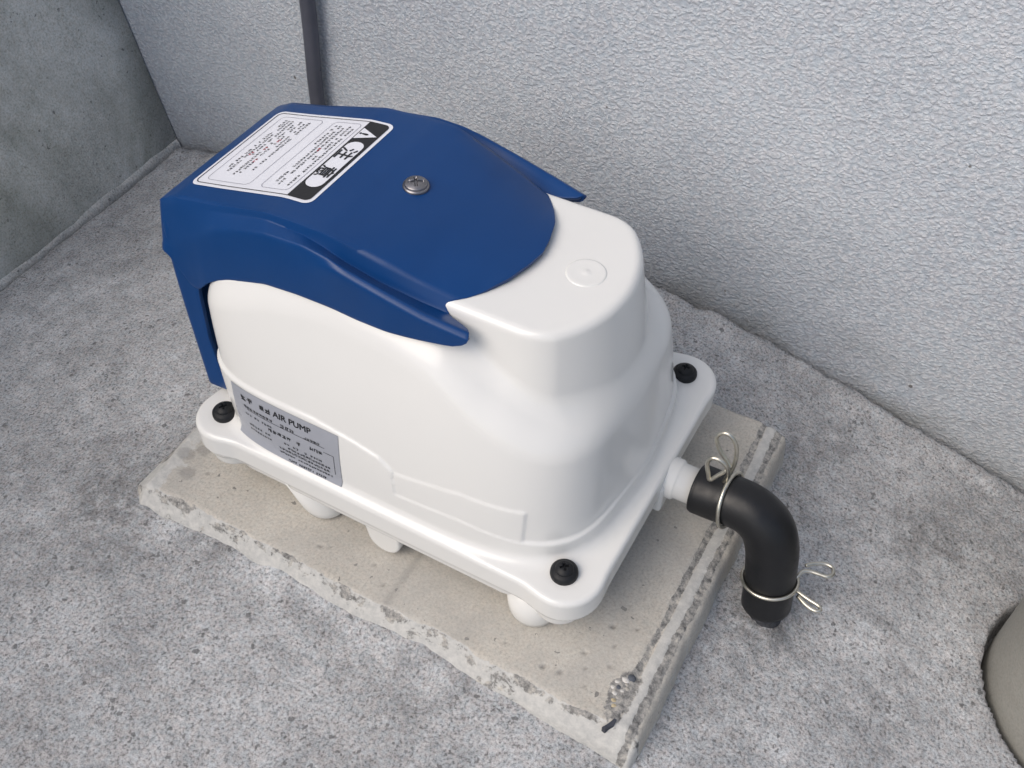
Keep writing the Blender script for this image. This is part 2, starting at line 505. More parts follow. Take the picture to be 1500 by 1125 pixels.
def ground():
    def axis(lo, hi, st, far):
        a = list(np.arange(lo, hi, st)); s = st; p = hi; q = lo
        up = []; dn = []
        while p < far:
            s *= 1.35; p += s; up.append(p)
        s = st
        while q > -far:
            s *= 1.35; q -= s; dn.append(q)
        return np.array(dn[::-1] + a + up)
    xs = axis(-0.60, 0.36, 0.0022, 60.0)
    ys = axis(-0.30, 0.24, 0.0022, 60.0)
    X, Y = np.meshgrid(xs, ys, indexing='ij')
    Z = ground_z(X, Y)
    near = sstep(1.5, 0.6, np.hypot(X + 0.1, Y))
    Z = Z + near * (0.0016 * vnoise(X, Y, freq=22, seed=1, octaves=3) + 0.0004 * vnoise(X, Y, freq=150, seed=2, octaves=4))
    # pitted band right of the slab
    pr = sstep(0.10, 0.06, np.abs(X - 0.11) * 0.8) * sstep(-0.2, -0.1, Y)
    Z -= near * pr * 0.0016 * np.maximum(0, vnoise(X, Y, freq=230, seed=5, octaves=2)) ** 1.0
    # shallow drag marks left and in front of the slab
    Z += near * 0.0005 * vnoise(X * 0.25 + Y, (Y - X * 0.3) * 0.12, freq=120, seed=9, octaves=2)
    Z += 0.0045 * np.exp(-(np.hypot(X - 0.0895, Y - 0.001) / 0.016) ** 2) * (1 + 0.6 * vnoise(X, Y, freq=130, seed=77))
    # cement smeared against the foot of the slab
    ds = np.hypot(np.maximum(np.maximum(PX0 - X, X - PX1), 0), np.maximum(np.maximum(PY0 - Y, Y - PY1), 0))
    Z += 0.0052 * np.exp(-ds / 0.008) * sstep(0.03, -0.06, X) * (0.7 + 0.7 * vnoise(X, Y, freq=45, seed=91))
    # crack along the house wall
    wy = wall_y(X); dw = wy - Y
    jag = 0.0042 + 0.0022 * vnoise(X, X * 0 + 3, freq=90, seed=3, octaves=3) + 0.0009 * vnoise(X, X * 0 + 8, freq=400, seed=4, octaves=2)
    Z += near * 0.0035 * np.exp(-((dw - 0.012) / 0.009) ** 2) * (0.6 + vnoise(X, Y, freq=60, seed=6))
    # crack along the low wall
    bx = -0.537 - 0.036 * (Y - 0.1) + 0.004; db = X - bx
    jag2 = 0.0022 + 0.0014 * vnoise(Y, Y * 0 + 5, freq=90, seed=7, octaves=3)
    gap = np.maximum(sstep(jag + 0.002, jag - 0.001, dw), sstep(jag2 + 0.0018, jag2 - 0.001, db))
    Z -= near * gap * 0.03
    # ring gap round the lid, ground drops out under the lid
    dl = np.hypot(X - LID_C[0], Y - LID_C[1]) - LID_R
    Z -= sstep(0.003, 0.0, dl + 0.0008 * vnoise(X, Y, freq=200, seed=8)) * 0.02
    dirt = np.exp(-np.maximum(dw, 0) / 0.004) * 0.9
    dirt = np.maximum(dirt, np.exp(-np.maximum(db, 0) / 0.004) * 0.7)
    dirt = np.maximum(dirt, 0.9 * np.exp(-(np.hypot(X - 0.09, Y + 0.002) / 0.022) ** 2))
    patch = vnoise(X, Y, freq=26, seed=88, octaves=4)
    dirt = np.maximum(dirt, 0.55 * np.exp(-(np.hypot((X + 0.278) * 0.8, Y + 0.128) / 0.045) ** 2) * sstep(-0.1, 0.35, patch))
    dirt = np.maximum(dirt, 0.55 * np.exp(-(np.hypot((X + 0.02) * 0.55, Y + 0.150) / 0.030) ** 2) * sstep(0.0, 0.4, patch))
    dirt = np.maximum(dirt, 0.50 * np.exp(-(np.hypot((X - 0.11) * 0.6, (Y - 0.09) * 0.8) / 0.07) ** 2) * sstep(0.05, 0.45, patch))
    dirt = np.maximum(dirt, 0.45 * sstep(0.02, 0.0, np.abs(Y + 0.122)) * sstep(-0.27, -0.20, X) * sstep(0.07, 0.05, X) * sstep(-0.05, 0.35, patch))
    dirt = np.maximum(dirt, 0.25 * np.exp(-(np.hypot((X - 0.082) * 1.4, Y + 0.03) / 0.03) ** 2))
    dirt = np.maximum(dirt, 0.6 * sstep(0.004, 0.0, np.abs(dl)))
    n, mm_ = X.shape
    I = np.arange(n * mm_).reshape(n, mm_)
    Q = np.stack([I[:-1, :-1], I[1:, :-1], I[1:, 1:], I[:-1, 1:]], -1).reshape(-1, 4)
    o = np_mesh('ground', np.stack([X, Y, Z], -1).reshape(-1, 3), Q, M_GROUND)
    set_attr(o.data, 'dirt', dirt.ravel())
    tag(o, 'rough grey cement yard floor around the slab', kind='structure')
ground()

def house_wall():
    """the stuccoed house wall: a thick slab with a finely divided face"""
    xs = np.concatenate([np.linspace(-6, -0.6, 12)[:-1], np.arange(-0.6, 0.6, 0.012), np.linspace(0.6, 6, 12)])
    zs = np.concatenate([np.arange(-0.20, 0.02, 0.006), np.linspace(0.02, 2.6, 60)])
    X, Z = np.meshgrid(xs, zs, indexing='ij')
    Y = wall_y(X) + 0.0012 * vnoise(X, Z, freq=9, seed=21)
    n, k = X.shape
    I = np.arange(n * k).reshape(n, k)
    Q = np.stack([I[:-1, :-1], I[1:, :-1], I[1:, 1:], I[:-1, 1:]], -1).reshape(-1, 4)
    V = np.stack([X, Y, Z], -1).reshape(-1, 3)
    bk = V.copy(); bk[:, 1] = wall_y(bk[:, 0]) + 0.18
    N = len(V)
    Qb = Q[:, ::-1] + N
    rim = np.concatenate([I[:, 0], I[-1, 1:], I[-2::-1, -1], I[0, -2:0:-1]])
    r2 = np.roll(rim, -1)
    Qr = np.stack([rim, rim + N, r2 + N, r2], -1)
    o = np_mesh('house_wall', np.vstack([V, bk]), np.vstack([Q, Qb, Qr]), M_STUCCO)
    gz = ground_z(X, wall_y(X))
    hgt = Z - gz
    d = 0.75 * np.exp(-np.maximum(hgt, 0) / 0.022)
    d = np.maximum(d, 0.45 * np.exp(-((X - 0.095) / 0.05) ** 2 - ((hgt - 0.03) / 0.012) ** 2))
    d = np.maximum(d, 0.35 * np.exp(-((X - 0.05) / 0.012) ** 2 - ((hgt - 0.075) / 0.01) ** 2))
    set_attr(o.data, 'dirt', np.concatenate([d.ravel(), d.ravel() * 0]))
    tag(o, 'pale blue-grey stuccoed house wall rising behind the blue and white pump', 'wall')
house_wall()

def low_wall():
    root = empty('low_wall', (-0.62, 0.0, -0.12))
    tag(root, 'dark mossy concrete low wall meeting the stucco at the left corner', 'wall')
    ys = np.concatenate([np.linspace(-4, -0.35, 10)[:-1], np.arange(-0.35, 0.20, 0.01), [0.2206]])
    zs = np.linspace(-0.2, 0.42, 40)
    Y, Z = np.meshgrid(ys, zs, indexing='ij')
    X = -0.537 - 0.036 * (Y - 0.1) - 0.18 * (Z + 0.115) + 0.0015 * vnoise(Y, Z, freq=12, seed=31)
    n, k = X.shape
    I = np.arange(n * k).reshape(n, k)
    Q = np.stack([I[:-1, :-1], I[1:, :-1], I[1:, 1:], I[:-1, 1:]], -1).reshape(-1, 4)
    V = np.stack([X, Y, Z], -1).reshape(-1, 3)
    bk = V.copy(); bk[:, 0] = -0.95
    N = len(V)
    rim = np.concatenate([I[:, 0], I[-1, 1:], I[-2::-1, -1], I[0, -2:0:-1]])
    r2 = np.roll(rim, -1)
    Q = np.vstack([Q, Q[:, ::-1] + N, np.stack([rim, rim + N, r2 + N, r2], -1)])
    np_mesh('wall_body', np.vstack([V, bk]), Q, M_BLOCK, root)
    # mortar fillet along the foot
    ys = np.arange(-0.6, 0.2235, 0.004)
    V = []; prof = [(-0.02, 0.0065), (0.0000, 0.0050), (0.0014, 0.0035), (0.0026, 0.001), (0.0034, -0.004), (0.003, -0.03), (-0.02, -0.03)]
    for i, y in enumerate(ys):
        for (dx, dz) in prof:
            xx = -0.537 - 0.036 * (y - 0.1) + 0.004
            nn = float(vnoise(np.array([y]), np.array([dz * 9]), freq=70, seed=33)[0])
            zz = -0.115 + dz + 0.004 * float(vnoise(np.array([y]), np.array([0.3]), freq=18, seed=35)[0]) * (dz > 0)
            V.append((xx + dx + 0.0012 * nn - 0.18 * max(0, dz) - 0.004, y, zz))
    k = len(prof)
    F = grid_faces(len(ys), k, wrap=True) + [tuple(range(k)), tuple(range((len(ys) - 1) * k, len(ys) * k))[::-1]]
    mesh_obj('mortar_fillet', V, F, M_STRIP, root)
low_wall()

def standing_pipe():
    z0 = float(ground_z(np.array(LID_C[0]), np.array(LID_C[1])))
    r = LID_R - 0.0014
    root = empty('standing_pipe', (LID_C[0], LID_C[1], z0))
    tag(root, 'plain grey-beige round pipe standing on the floor at the right edge', 'pipe')
    V, F = lathe([(r, -0.045), (r, 0.0), (r, 0.10), (r, 0.215)], 96, (LID_C[0], LID_C[1], z0))
    mesh_obj('pipe_wall', V, [f[::-1] for f in F], M_LID, root)
    c = r + 0.0035
    V, F = lathe([(r - 0.001, 0.196), (c - 0.0008, 0.196), (c, 0.197), (c, 0.218), (c - 0.003, 0.222), (c * 0.6, 0.2245), (0.0002, 0.225)], 96, (LID_C[0], LID_C[1], z0))
    mesh_obj('pipe_cap', V, [f[::-1] for f in F], M_LID, root)
standing_pipe()

# ------------------------------------------------------------------ slab under the pump
def slab():
    root = empty('concrete_slab', (-0.10, 0.0, -0.066))
    tag(root, 'thin beige concrete slab with chipped mortar edges under the pump', 'concrete slab')
    xs = np.arange(PX0 - 0.006, PX1 + 0.006, 0.00125); ys = np.arange(PY0 - 0.006, PY1 + 0.006, 0.00125)
    X, Y = np.meshgrid(xs, ys, indexing='ij')
    nz = lambda f, s, o=3: vnoise(X, Y, freq=f, seed=s, octaves=o)
    dn = Y - PY0 + 0.0012 * nz(45, 41)          # distance from each outer edge
    dr = PX1 - X + 0.0010 * nz(45, 42)
    dl = X - PX0 + 0.0025 * nz(40, 43)
    df = PY1 - Y + 0.0012 * nz(45, 44)
    top = -0.0500 + 0.0004 * nz(25, 45) + 0.00012 * nz(300, 46)
    # near / left / far: a sloping mortar bevel
    def bevel(d, w, drop):
        t = np.clip(d / w, 0, 1)
        return -drop * (1 - t) ** 1.0
    wn_ = 0.0090 + 0.0040 * nz(24, 47, 4)
    H = top + bevel(dn, wn_, 0.013) + bevel(dl, 0.009 + 0.005 * nz(30, 48), 0.012) + bevel(df, 0.008, 0.013)
    # chipped lip where the bevel meets the top
    lip = np.exp(-((dn - wn_) / 0.0011) ** 2)
    H -= 0.0014 * lip * np.maximum(0, 0.4 + nz(120, 49))
    # the right edge: groove, strip, gritty second edge, drop to the floor
    g1 = np.exp(-((dr - 0.0172) / 0.0019) ** 2) * sstep(-0.10, -0.085, Y)
    g2 = np.exp(-((dr - 0.0076) / 0.0021) ** 2)
    H -= 0.0016 * g1 * (0.7 + 0.6 * nz(200, 50)) + 0.0022 * g2 * (0.6 + 0.8 * nz(220, 51))
    H -= 0.0009 * sstep(0.0175, 0.0155, dr)
    H -= 0.0035 * sstep(0.0075, 0.004, dr)
    H -= 0.030 * sstep(0.0038, -0.0004, dr)
    out = np.minimum(np.minimum(dn, dr), np.minimum(dl, df))
    H = H - 0.04 * sstep(0.0003, -0.0018, out)
    raw = np.maximum(np.clip(g1 * 1.1 + g2 * 1.15, 0, 1), np.clip(lip * (0.55 + nz(60, 52)), 0, 1))
    band = sstep(wn_ + 0.002, wn_ - 0.001, dn)
    raw = np.maximum(raw, band * (0.12 + 0.35 * sstep(0.003, 0.0065, dn) + 0.55 * nz(45, 53, 4)))
    H += 0.0011 * np.exp(-((dn - 0.0016) / 0.0011) ** 2) * (0.6 + nz(30, 59))
    raw = np.maximum(raw, sstep(0.012, 0.008, dl) * sstep(0.0, 0.3, nz(60, 58)) * 0.8)
    raw = np.maximum(raw, sstep(0.010, 0.004, np.hypot(X - 0.0445, (Y + 0.094) * 0.45)) * 0.95)
    mort = np.maximum(band, sstep(0.016, 0.0145, dr) * sstep(0.008, 0.0095, dr))
    mort = np.maximum(mort, sstep(0.028, 0.012, dl) * 0.9)
    mort = np.maximum(mort, sstep(0.0035, 0.001, dr) * 0.5)
    stain = 0.9 * np.exp(-((X + 0.0865) / 0.0022) ** 2) * sstep(-0.112, -0.107, Y) * (0.7 + 0.3 * nz(90, 54))
    for (px, py, pr) in ((-0.2365, -0.094, 0.0045), (-0.247, -0.083, 0.005), (-0.239, -0.076, 0.004)):
        stain = np.maximum(stain, sstep(pr * 1.15, pr * 0.85, np.hypot((X - px) * 0.8, (Y - py) * 1.1) + 0.0012 * nz(200, 55)) * 0.75)
    pits = [(0.0032, -0.1, 0.0013), (0.0242, -0.0623, 0.0014), (0.012, -0.0985, 0.0010), (0.030, -0.072, 0.0009), (-0.105, -0.092, 0.0008), (-0.0935, -0.1, 0.0009),
            (0.018, -0.083, 0.0009), (0.0225, -0.0905, 0.0008), (0.033, -0.0835, 0.0009), (0.036, -0.058, 0.0008), (-0.02, -0.098, 0.0008), (-0.2255, -0.088, 0.0008), (-0.138, -0.0965, 0.0009), (-0.133, -0.094, 0.0007), (0.026, -0.0995, 0.0006)]
    pm = np.zeros_like(X)
    for (px, py, pr) in pits:
        pm = np.maximum(pm, sstep(pr * 1.5, pr * 0.6, np.hypot(X - px, Y - py)))
    H -= 0.0012 * pm
    stain = np.maximum(stain, pm)
    H = H + raw * 0.0005 * nz(400, 56, 2) - band * 0.0006 * np.maximum(0, nz(160, 57))
    n, k = X.shape
    I = np.arange(n * k).reshape(n, k)
    Q = np.stack([I[:-1, :-1], I[1:, :-1], I[1:, 1:], I[:-1, 1:]], -1).reshape(-1, 4)
    V = np.stack([X, Y, H], -1).reshape(-1, 3)
    bk = V.copy(); bk[:, 2] = -0.125
    N = len(V)
    rim = np.concatenate([I[:, 0], I[-1, 1:], I[-2::-1, -1], I[0, -2:0:-1]]); r2 = np.roll(rim, -1)
    bot = np.array([[rim[0], I[0, -1], I[-1, -1], I[-1, 0]]]) + N
    o = np_mesh('slab_body', np.vstack([V, bk]), np.vstack([Q, np.stack([rim, rim + N, r2 + N, r2], -1), bot]), M_PAD, root)
    for nm, a in (('raw', raw), ('mortar', mort), ('stain', stain)):
        set_attr(o.data, nm, np.concatenate([a.ravel(), a.ravel() * 0]))
    # pebbles laid bare in the broken corner
    cols = [(0.62, 0.60, 0.56), (0.10, 0.11, 0.13), (0.40, 0.38, 0.34), (0.50, 0.42, 0.28)]
    mats = [concrete('pebble_stone', c, 0.0, 0.3, bstr=0.1) for c in cols]
    prng = np.random.default_rng(5)
    spots = [(0.0425, -0.0865, 0.0022, 0), (0.0447, -0.0838, 0.0021, 1), (0.0395, -0.0895, 0.0020, 0), (0.0412, -0.0918, 0.0021, 1), (0.0388, -0.0930, 0.0018, 0),
             (0.0430, -0.0925, 0.0016, 0), (0.0408, -0.0955, 0.0019, 0), (0.0430, -0.0968, 0.0015, 2), (0.0418, -0.0990, 0.0018, 3), (0.0432, -0.1015, 0.0016, 3), (0.0452, -0.0902, 0.0013, 2), (0.0440, -0.0885, 0.0013, 2)]
    for (px, py, pr, ci) in spots:
        V = []; seg = 9
        for (rr, hh) in ((0.02, 0.55), (0.55, 0.42), (0.9, 0.12), (1.0, -0.25), (0.7, -0.7)):
            for q in range(seg):
                a = 2 * math.pi * q / seg
                j = 1 + 0.28 * prng.random()
                V.append((px + pr * rr * j * math.cos(a), py + pr * rr * j * math.sin(a) * 0.85, -0.0504 + pr * hh * 0.9))
        mesh_obj('pebble', V, [f[::-1] for f in grid_faces(5, seg, wrap=True)], mats[ci], root)
    # dark slate chip sunk in the corner
    out2 = [(0.0432, -0.1185), (0.0455, -0.1192), (0.0468, -0.1165), (0.0492, -0.1135), (0.0490, -0.1092), (0.0475, -0.1090), (0.0462, -0.1125), (0.0450, -0.1155)]
    out2 = [(0.0470 + (x - 0.0470) * 0.8, -0.1125 + (y + 0.1125) * 0.72) for x, y in out2]
    V = [(x - 0.001, y + 0.0025, -0.0495) for x, y in out2] + [(x - 0.001, y + 0.0025, -0.054) for x, y in out2]
    k = len(out2)
    F = [tuple(range(k))] + [(i, i + k, (i + 1) % k + k, (i + 1) % k) for i in range(k)]
    mesh_obj('slate_chip', V, F, concrete('slate', (0.06, 0.065, 0.08), 0.0, 0.3, bstr=0.2), root, smooth=False)
slab()

# ------------------------------------------------------------------ the pump
PUMP = empty('air_pump', (-0.104, 0.0, -0.050))
tag(PUMP, 'white air pump with bolted blue cover on its concrete slab', 'air pump')

# --- white upper housing
def n_exp(x): return 4.0 + 2.0 * sstep(-0.10, -0.17, x)
def b_half(z): return 0.0835 - 0.02 * z - 1.79 * z * np.abs(z)
HX = np.array([-0.24, -0.20, -0.17, -0.13, -0.10, -0.075, -0.05, -0.025, 0.0, 0.03])
HZ = np.array([0.087, 0.1045, 0.114, 0.117, 0.1145, 0.109, 0.0935, 0.0840, 0.0800, 0.074])
_hx = np.linspace(-0.25, 0.04, 300)
_hz = np.interp(_hx, HX, HZ)
for _ in range(30): _hz[1:-1] = 0.25 * _hz[:-2] + 0.5 * _hz[1:-1] + 0.25 * _hz[2:]

def plan_d(x, y, z, grow=0.0):
    xf = 0.0072 - 0.105 * z + grow; xr = -0.2105 - 0.155 * z - grow
    xc = 0.5 * (xf + xr); a = 0.5 * (xf - xr); b = b_half(z) + grow
    n = n_exp(x)
    u = np.abs(x - xc) / a; v = np.abs(y) / b
    gg = (u ** n + v ** n) ** (1.0 / n)
    return (gg - 1) * b

def crease(x):
    """upper limit of the sunken side band"""
    z1 = np.interp(x, [-0.215, -0.19, -0.14, -0.115, -0.10, -0.092], [0.041, 0.0405, 0.0415, 0.0385, 0.0355, 0.0300])
    z2 = np.interp(x, [-0.092, -0.055, -0.022], [0.0290, 0.0345, 0.0330])
    return np.where(x < -0.0915, z1, z2)

def raise_(x, y, z):
    """the side band stands proud of the shell in low ledges"""
    zp = np.interp(x, [-0.0915, -0.055, -0.022, 0.0], [0.0150, 0.0172, 0.0128, 0.0115])
    front = sstep(-0.0922, -0.0908, x)
    top = crease(x) * (1 - front) + zp * front
    r = 0.0013 * sstep(0.0008, -0.0008, z - top)
    mid = sstep(0.0008, -0.0008, z - crease(x)) * front * sstep(-0.0216, -0.0230, x)
    return np.maximum(r, 0.0007 * mid)

def body_f(x, y, z):
    d = plan_d(x, y, z) - raise_(x, y, z)
    h = np.interp(x, _hx, _hz)
    dome = sd_round_and(d, (z - h) * 0.96, 0.021 + 0.006 * sstep(-0.13, -0.20, x))
    # turret
    b = 0.0462 - 0.14 * (z - 0.12); rho = 0.0597 - 0.155 * (z - 0.12)
    td = sd_round_and(np.abs(y) - b, np.hypot(x + 0.070, y) - rho, 0.0065)
    td = np.maximum(td, -0.16 - x)
    tur = sd_round_and(td, z - 0.1205, 0.0038)
    f = sd_round_or(dome, tur, 0.0075)
    # plinth and fillet down to the flange
        # flange plate
    fl = sd_round_and(sd_round_and(outline(x, y), z - 0.0, 0.0028), -0.0160 - z, 0.0016)
    return sd_round_or(f, fl, 0.0055)

SCREWS = [(0.0, -0.075), (0.0, 0.075), (-0.2095, -0.0755), (-0.2095, 0.0755)]
def rbox(x, y, cx, cy, hx, hy, r):
    qx = np.abs(x - cx) - hx + r; qy = np.abs(y - cy) - hy + r
    return np.minimum(np.maximum(qx, qy), 0) + np.hypot(np.maximum(qx, 0), np.maximum(qy, 0)) - r
def outline(x, y):
    d = rbox(x, y, -0.1030, 0.0, 0.1220, 0.0897, 0.020)
    for (sx, sy) in SCREWS:
        d = smin(d, np.hypot(x - sx, y - sy) - 0.0160, 0.008)
    return d

V, Q = surface_nets(body_f, (-0.233, -0.099, -0.0200), (0.024, 0.099, 0.125), 0.0011)
np_mesh('upper_housing', V, Q, M_WHITE, PUMP)

# --- lower tray
def tray_f(x, y, z):
    o = outline(x, y)
    lip = sd_round_and(sd_round_and(o + 0.0022, z + 0.0080, 0.0006), -0.0172 - z, 0.0010)
    deep = rbox(x, y, -0.1035, 0.0, 0.1165 + 0.10 * (z + 0.016), 0.0815 + 0.08 * (z + 0.016), 0.022)
    bin_ = sd_round_and(sd_round_and(deep, z + 0.010, 0.001), -0.0395 - z, 0.004)
    f = sd_round_or(lip, bin_, 0.004)
    sk = sd_round_and(sd_round_and(rbox(x, y, -0.0930, 0.0, 0.0760, 0.0880, 0.012), z + 0.012, 0.001), -0.0238 - z, 0.0030)
    f = sd_round_or(f, sk, 0.003)
    for (sx, sy) in SCREWS:      # bosses that take the corner screws
        sx2 = sx + (0.0015 if sx < -0.1 else -0.0015)
        bs = sd_round_and(sd_round_and(np.hypot(x - sx2, y - sy) - (0.0142 + 0.12 * (z + 0.02)), z + 0.012, 0.001), -0.0300 - z, 0.004)
        f = sd_round_or(f, bs, 0.005)
    # two lugs under the outlet side
    for ly in (-0.022, 0.050):
        lg = sd_round_and(sd_round_and(rbox(x, y, 0.006, ly, 0.0085, 0.0095, 0.006), z + 0.012, 0.001), -0.036 - z, 0.005)
        f = sd_round_or(f, lg, 0.003)
    return f
V, Q = surface_nets(tray_f, (-0.234, -0.1, -0.043), (0.024, 0.1, -0.006), 0.0013)
np_mesh('lower_tray', V, Q, M_WHITE, PUMP)

# --- feet
def foot(cx, cy, r, z0=-0.0498, zt=-0.022, lean=0.0):
    prof = [(0.0002, z0), (r * 0.55, z0), (r * 0.78, z0 + 0.0008), (r * 0.92, z0 + 0.0028), (r, z0 + 0.007), (r * 1.08, zt), (0.0002, zt)]
    V, F = lathe(prof, 36, (cx, cy, 0))
    V = [(x + lean * (z - z0), y, z) for (x, y, z) in V]
    return mesh_obj('foot', V, F, M_WHITE, PUMP)
for sy in (-1, 1):
    foot(-0.0165, sy * 0.0730, 0.0140)
    foot(-0.1500, sy * 0.0715, 0.0135, lean=-0.45)
    # half-round lug in the middle of the long side
    k = 18; P = []
    for i in range(k + 1):
        a = math.pi + math.pi * i / k
        P.append((-0.1040 + 0.0105 * math.cos(a), -0.0360 + 0.0118 * math.sin(a)))
    P = [(-0.1185, -0.0170)] + P + [(-0.0935, -0.0170)]
    V = [(x, sy * 0.0835, z) for x, z in P] + [(x, sy * 0.0845 - sy * 0.016, z) for x, z in P]
    kk = len(P)
    F = [tuple(range(kk)), tuple(range(kk, 2 * kk))[::-1]] + [(i, i + kk, (i + 1) % kk + kk, (i + 1) % kk) for i in range(kk)]
    if sy < 0: F = [f[::-1] for f in F]
    o = mesh_obj('lug', V, F, M_WHITE, PUMP, smooth=False)
    bv = o.modifiers.new('bevel', 'BEVEL'); bv.width = 0.0016; bv.segments = 3; bv.angle_limit = R(40)

# --- outlet nozzle: block + pipe
NY, NZ = 0.0135, -0.0125
prof = [(0.0115, 0.008), (0.0115, 0.0235), (0.0108, 0.0245), (0.0102, 0.0250), (0.0100, 0.0440), (0.0085, 0.0445), (0.0080, 0.0300)]
V, F = lathe(prof, 40, (0, NY, NZ), 'x')
mesh_obj('outlet_nozzle', V, [f[::-1] for f in F], M_WHITE, PUMP)
def box_mesh(x0, x1, y0, y1, z0, z1):
    V = [(x, y, z) for x in (x0, x1) for y in (y0, y1) for z in (z0, z1)]
    F = [(0, 1, 3, 2), (4, 6, 7, 5), (0, 4, 5, 1), (2, 3, 7, 6), (0, 2, 6, 4), (1, 5, 7, 3)]
    return V, F
V, F = box_mesh(0.008, 0.0205, NY - 0.0135, NY + 0.0135, -0.0290, -0.0085)
o = mesh_obj('outlet_block', V, F, M_WHITE, PUMP, smooth=False)
bv = o.modifiers.new('bevel', 'BEVEL'); bv.width = 0.002; bv.segments = 3

# --- moulded disc on the turret
prof = [(0.0001, 0.00075), (0.0010, 0.0007), (0.0018, 0.00045), (0.0030, 0.0004), (0.0068, 0.0004), (0.0085, 0.0005), (0.0091, 0.0004), (0.0094, 0.00005), (0.0097, -0.0002)]
V, F = lathe(prof, 56, (-0.0330, 0.0010, 0.1205))
mesh_obj('moulded_disc', V, [f[::-1] for f in F], M_WHITE, PUMP)

# --- black corner screws
def head_grid(rad, hgt, base, cw, cr, cd, rot, dome=1.0, seg=72, nr=30):
    """domed head with a cross recess, as a polar grid"""
    V = []
    radii = list(np.linspace(0.00002, cr * 1.1, nr)) + list(np.linspace(cr * 1.1, rad, 10)[1:])
    for r_ in radii:
        for q in range(seg):
            a = 2 * math.pi * q / seg
            x, y = r_ * math.cos(a), r_ * math.sin(a)
            t = r_ / rad
            z = base + hgt * (1 - dome * 0.55 * t ** 2.6) if t < 0.999 else base + hgt * (1 - dome * 0.62)
            xr = x * math.cos(rot) + y * math.sin(rot); yr = -x * math.sin(rot) + y * math.cos(rot)
            s = max(min((cw - abs(xr)) / (cw * 0.5), 1.0) * (abs(yr) < cr), min((cw - abs(yr)) / (cw * 0.5), 1.0) * (abs(xr) < cr))
            z -= cd * max(0.0, s)
            V.append((x, y, z))
    for q in range(seg):
        a = 2 * math.pi * q / seg
        V.append((rad * 1.0 * math.cos(a), rad * 1.0 * math.sin(a), base - 0.0005))
    n = len(radii) + 1
    F = [f[::-1] for f in grid_faces(n, seg, wrap=True)]
    return V, F
for i, (sx, sy) in enumerate(SCREWS):
    scr = empty('corner_screw', (0, 0, 0)); scr.parent = PUMP
    scr.location = Vector((sx, sy, 0.0)) - PUMP.location
    V, F = head_grid(0.0046, 0.0034, 0.0034, 0.0007, 0.0023, 0.0016, 0.7 + i * 0.9)
    o = mesh_obj('screw_head', V, F, M_SCREWBLK); o.parent = scr
    prof = [(0.0042, 0.0044), (0.0050, 0.0041), (0.0062, 0.0035), (0.0068, 0.0026), (0.0070, 0.0010), (0.0068, -0.0004)]
    V, F = lathe(prof, 40)
    o = mesh_obj('washer', V, [f[::-1] for f in F], M_SCREWBLK); o.parent = scr

# --- blue cover -------------------------------------------------------------
def smooth_lookup(pts, passes=24):
    P = np.array(pts, float)
    xs = np.linspace(P[0, 0], P[-1, 0], 400)
    v = np.interp(xs, P[:, 0], P[:, 1])
    for _ in range(passes):
        v[1:-1] = 0.25 * v[:-2] + 0.5 * v[1:-1] + 0.25 * v[2:]
    return lambda x: np.interp(x, xs, v)
X0 = -0.2462
LA = smooth_lookup([(-0.247, 0.1140), (-0.2333, 0.1213), (-0.2113, 0.1262), (-0.172, 0.1356), (-0.159, 0.1368), (-0.14, 0.1378), (-0.122, 0.1366), (-0.10, 0.1335), (-0.08, 0.1295), (-0.050, 0.1232)])
LBz = smooth_lookup([(-0.247, 0.1138), (-0.2333, 0.1205), (-0.2113, 0.1252), (-0.1715, 0.1357), (-0.152, 0.1370), (-0.1388, 0.1376), (-0.130, 0.1373), (-0.109, 0.1314), (-0.0895, 0.1254), (-0.068, 0.1188)], 8)
LBw = smooth_lookup([(-0.247, 0.0468), (-0.2113, 0.0478), (-0.1715, 0.0489), (-0.13, 0.0503), (-0.109, 0.0482), (-0.0895, 0.0455), (-0.068, 0.0415)])
LCd = smooth_lookup([(-0.247, 0.0028), (-0.1715, 0.0032), (-0.150, 0.0042), (-0.1388, 0.0062), (-0.128, 0.0085), (-0.109, 0.0088), (-0.0895, 0.0072), (-0.068, 0.0050)], 10)
LCs = smooth_lookup([(-0.247, 0.0012), (-0.150, 0.0014), (-0.128, 0.0024), (-0.109, 0.0032), (-0.068, 0.0046)], 10)
LCz = lambda x: LBz(x) - LCd(x)
LCw = lambda x: LBw(x) + LCs(x)
LDz = smooth_lookup([(-0.247, 0.0920), (-0.238, 0.0945), (-0.219, 0.1065), (-0.203, 0.1175), (-0.1853, 0.1255), (-0.1688, 0.1302), (-0.1455, 0.1335), (-0.131, 0.1325), (-0.1245, 0.1308), (-0.103, 0.1260), (-0.0825, 0.1213), (-0.060, 0.1172)], 10)
LDw = smooth_lookup([(-0.247, 0.0530), (-0.219, 0.0545), (-0.1688, 0.0567), (-0.1245, 0.0585), (-0.103, 0.0582), (-0.0825, 0.0575), (-0.060, 0.0550)])
LEz = smooth_lookup([(-0.247, 0.0880), (-0.240, 0.0870), (-0.234, 0.0800), (-0.228, 0.0725), (-0.2215, 0.0730), (-0.2147, 0.0810), (-0.204, 0.0884), (-0.1896, 0.0947), (-0.1717, 0.1013), (-0.151, 0.1044), (-0.132, 0.1052), (-0.117, 0.1045), (-0.103, 0.1050), (-0.0884, 0.1062), (-0.072, 0.1088), (-0.060, 0.1108)])
LEw = smooth_lookup([(-0.247, 0.0548), (-0.215, 0.0590), (-0.15, 0.0615), (-0.10, 0.0622), (-0.072, 0.0598), (-0.060, 0.0578)])

def top_z(x, w):
    """outer surface of the cover's top panel"""
    t = np.abs(w) / LBw(x)
    fl = sstep(-0.125, -0.09, x)
    p = 8.0 - 5.8 * fl
    return LA(x) + (LBz(x) - LA(x)) * np.clip(t, 0, 1) ** p

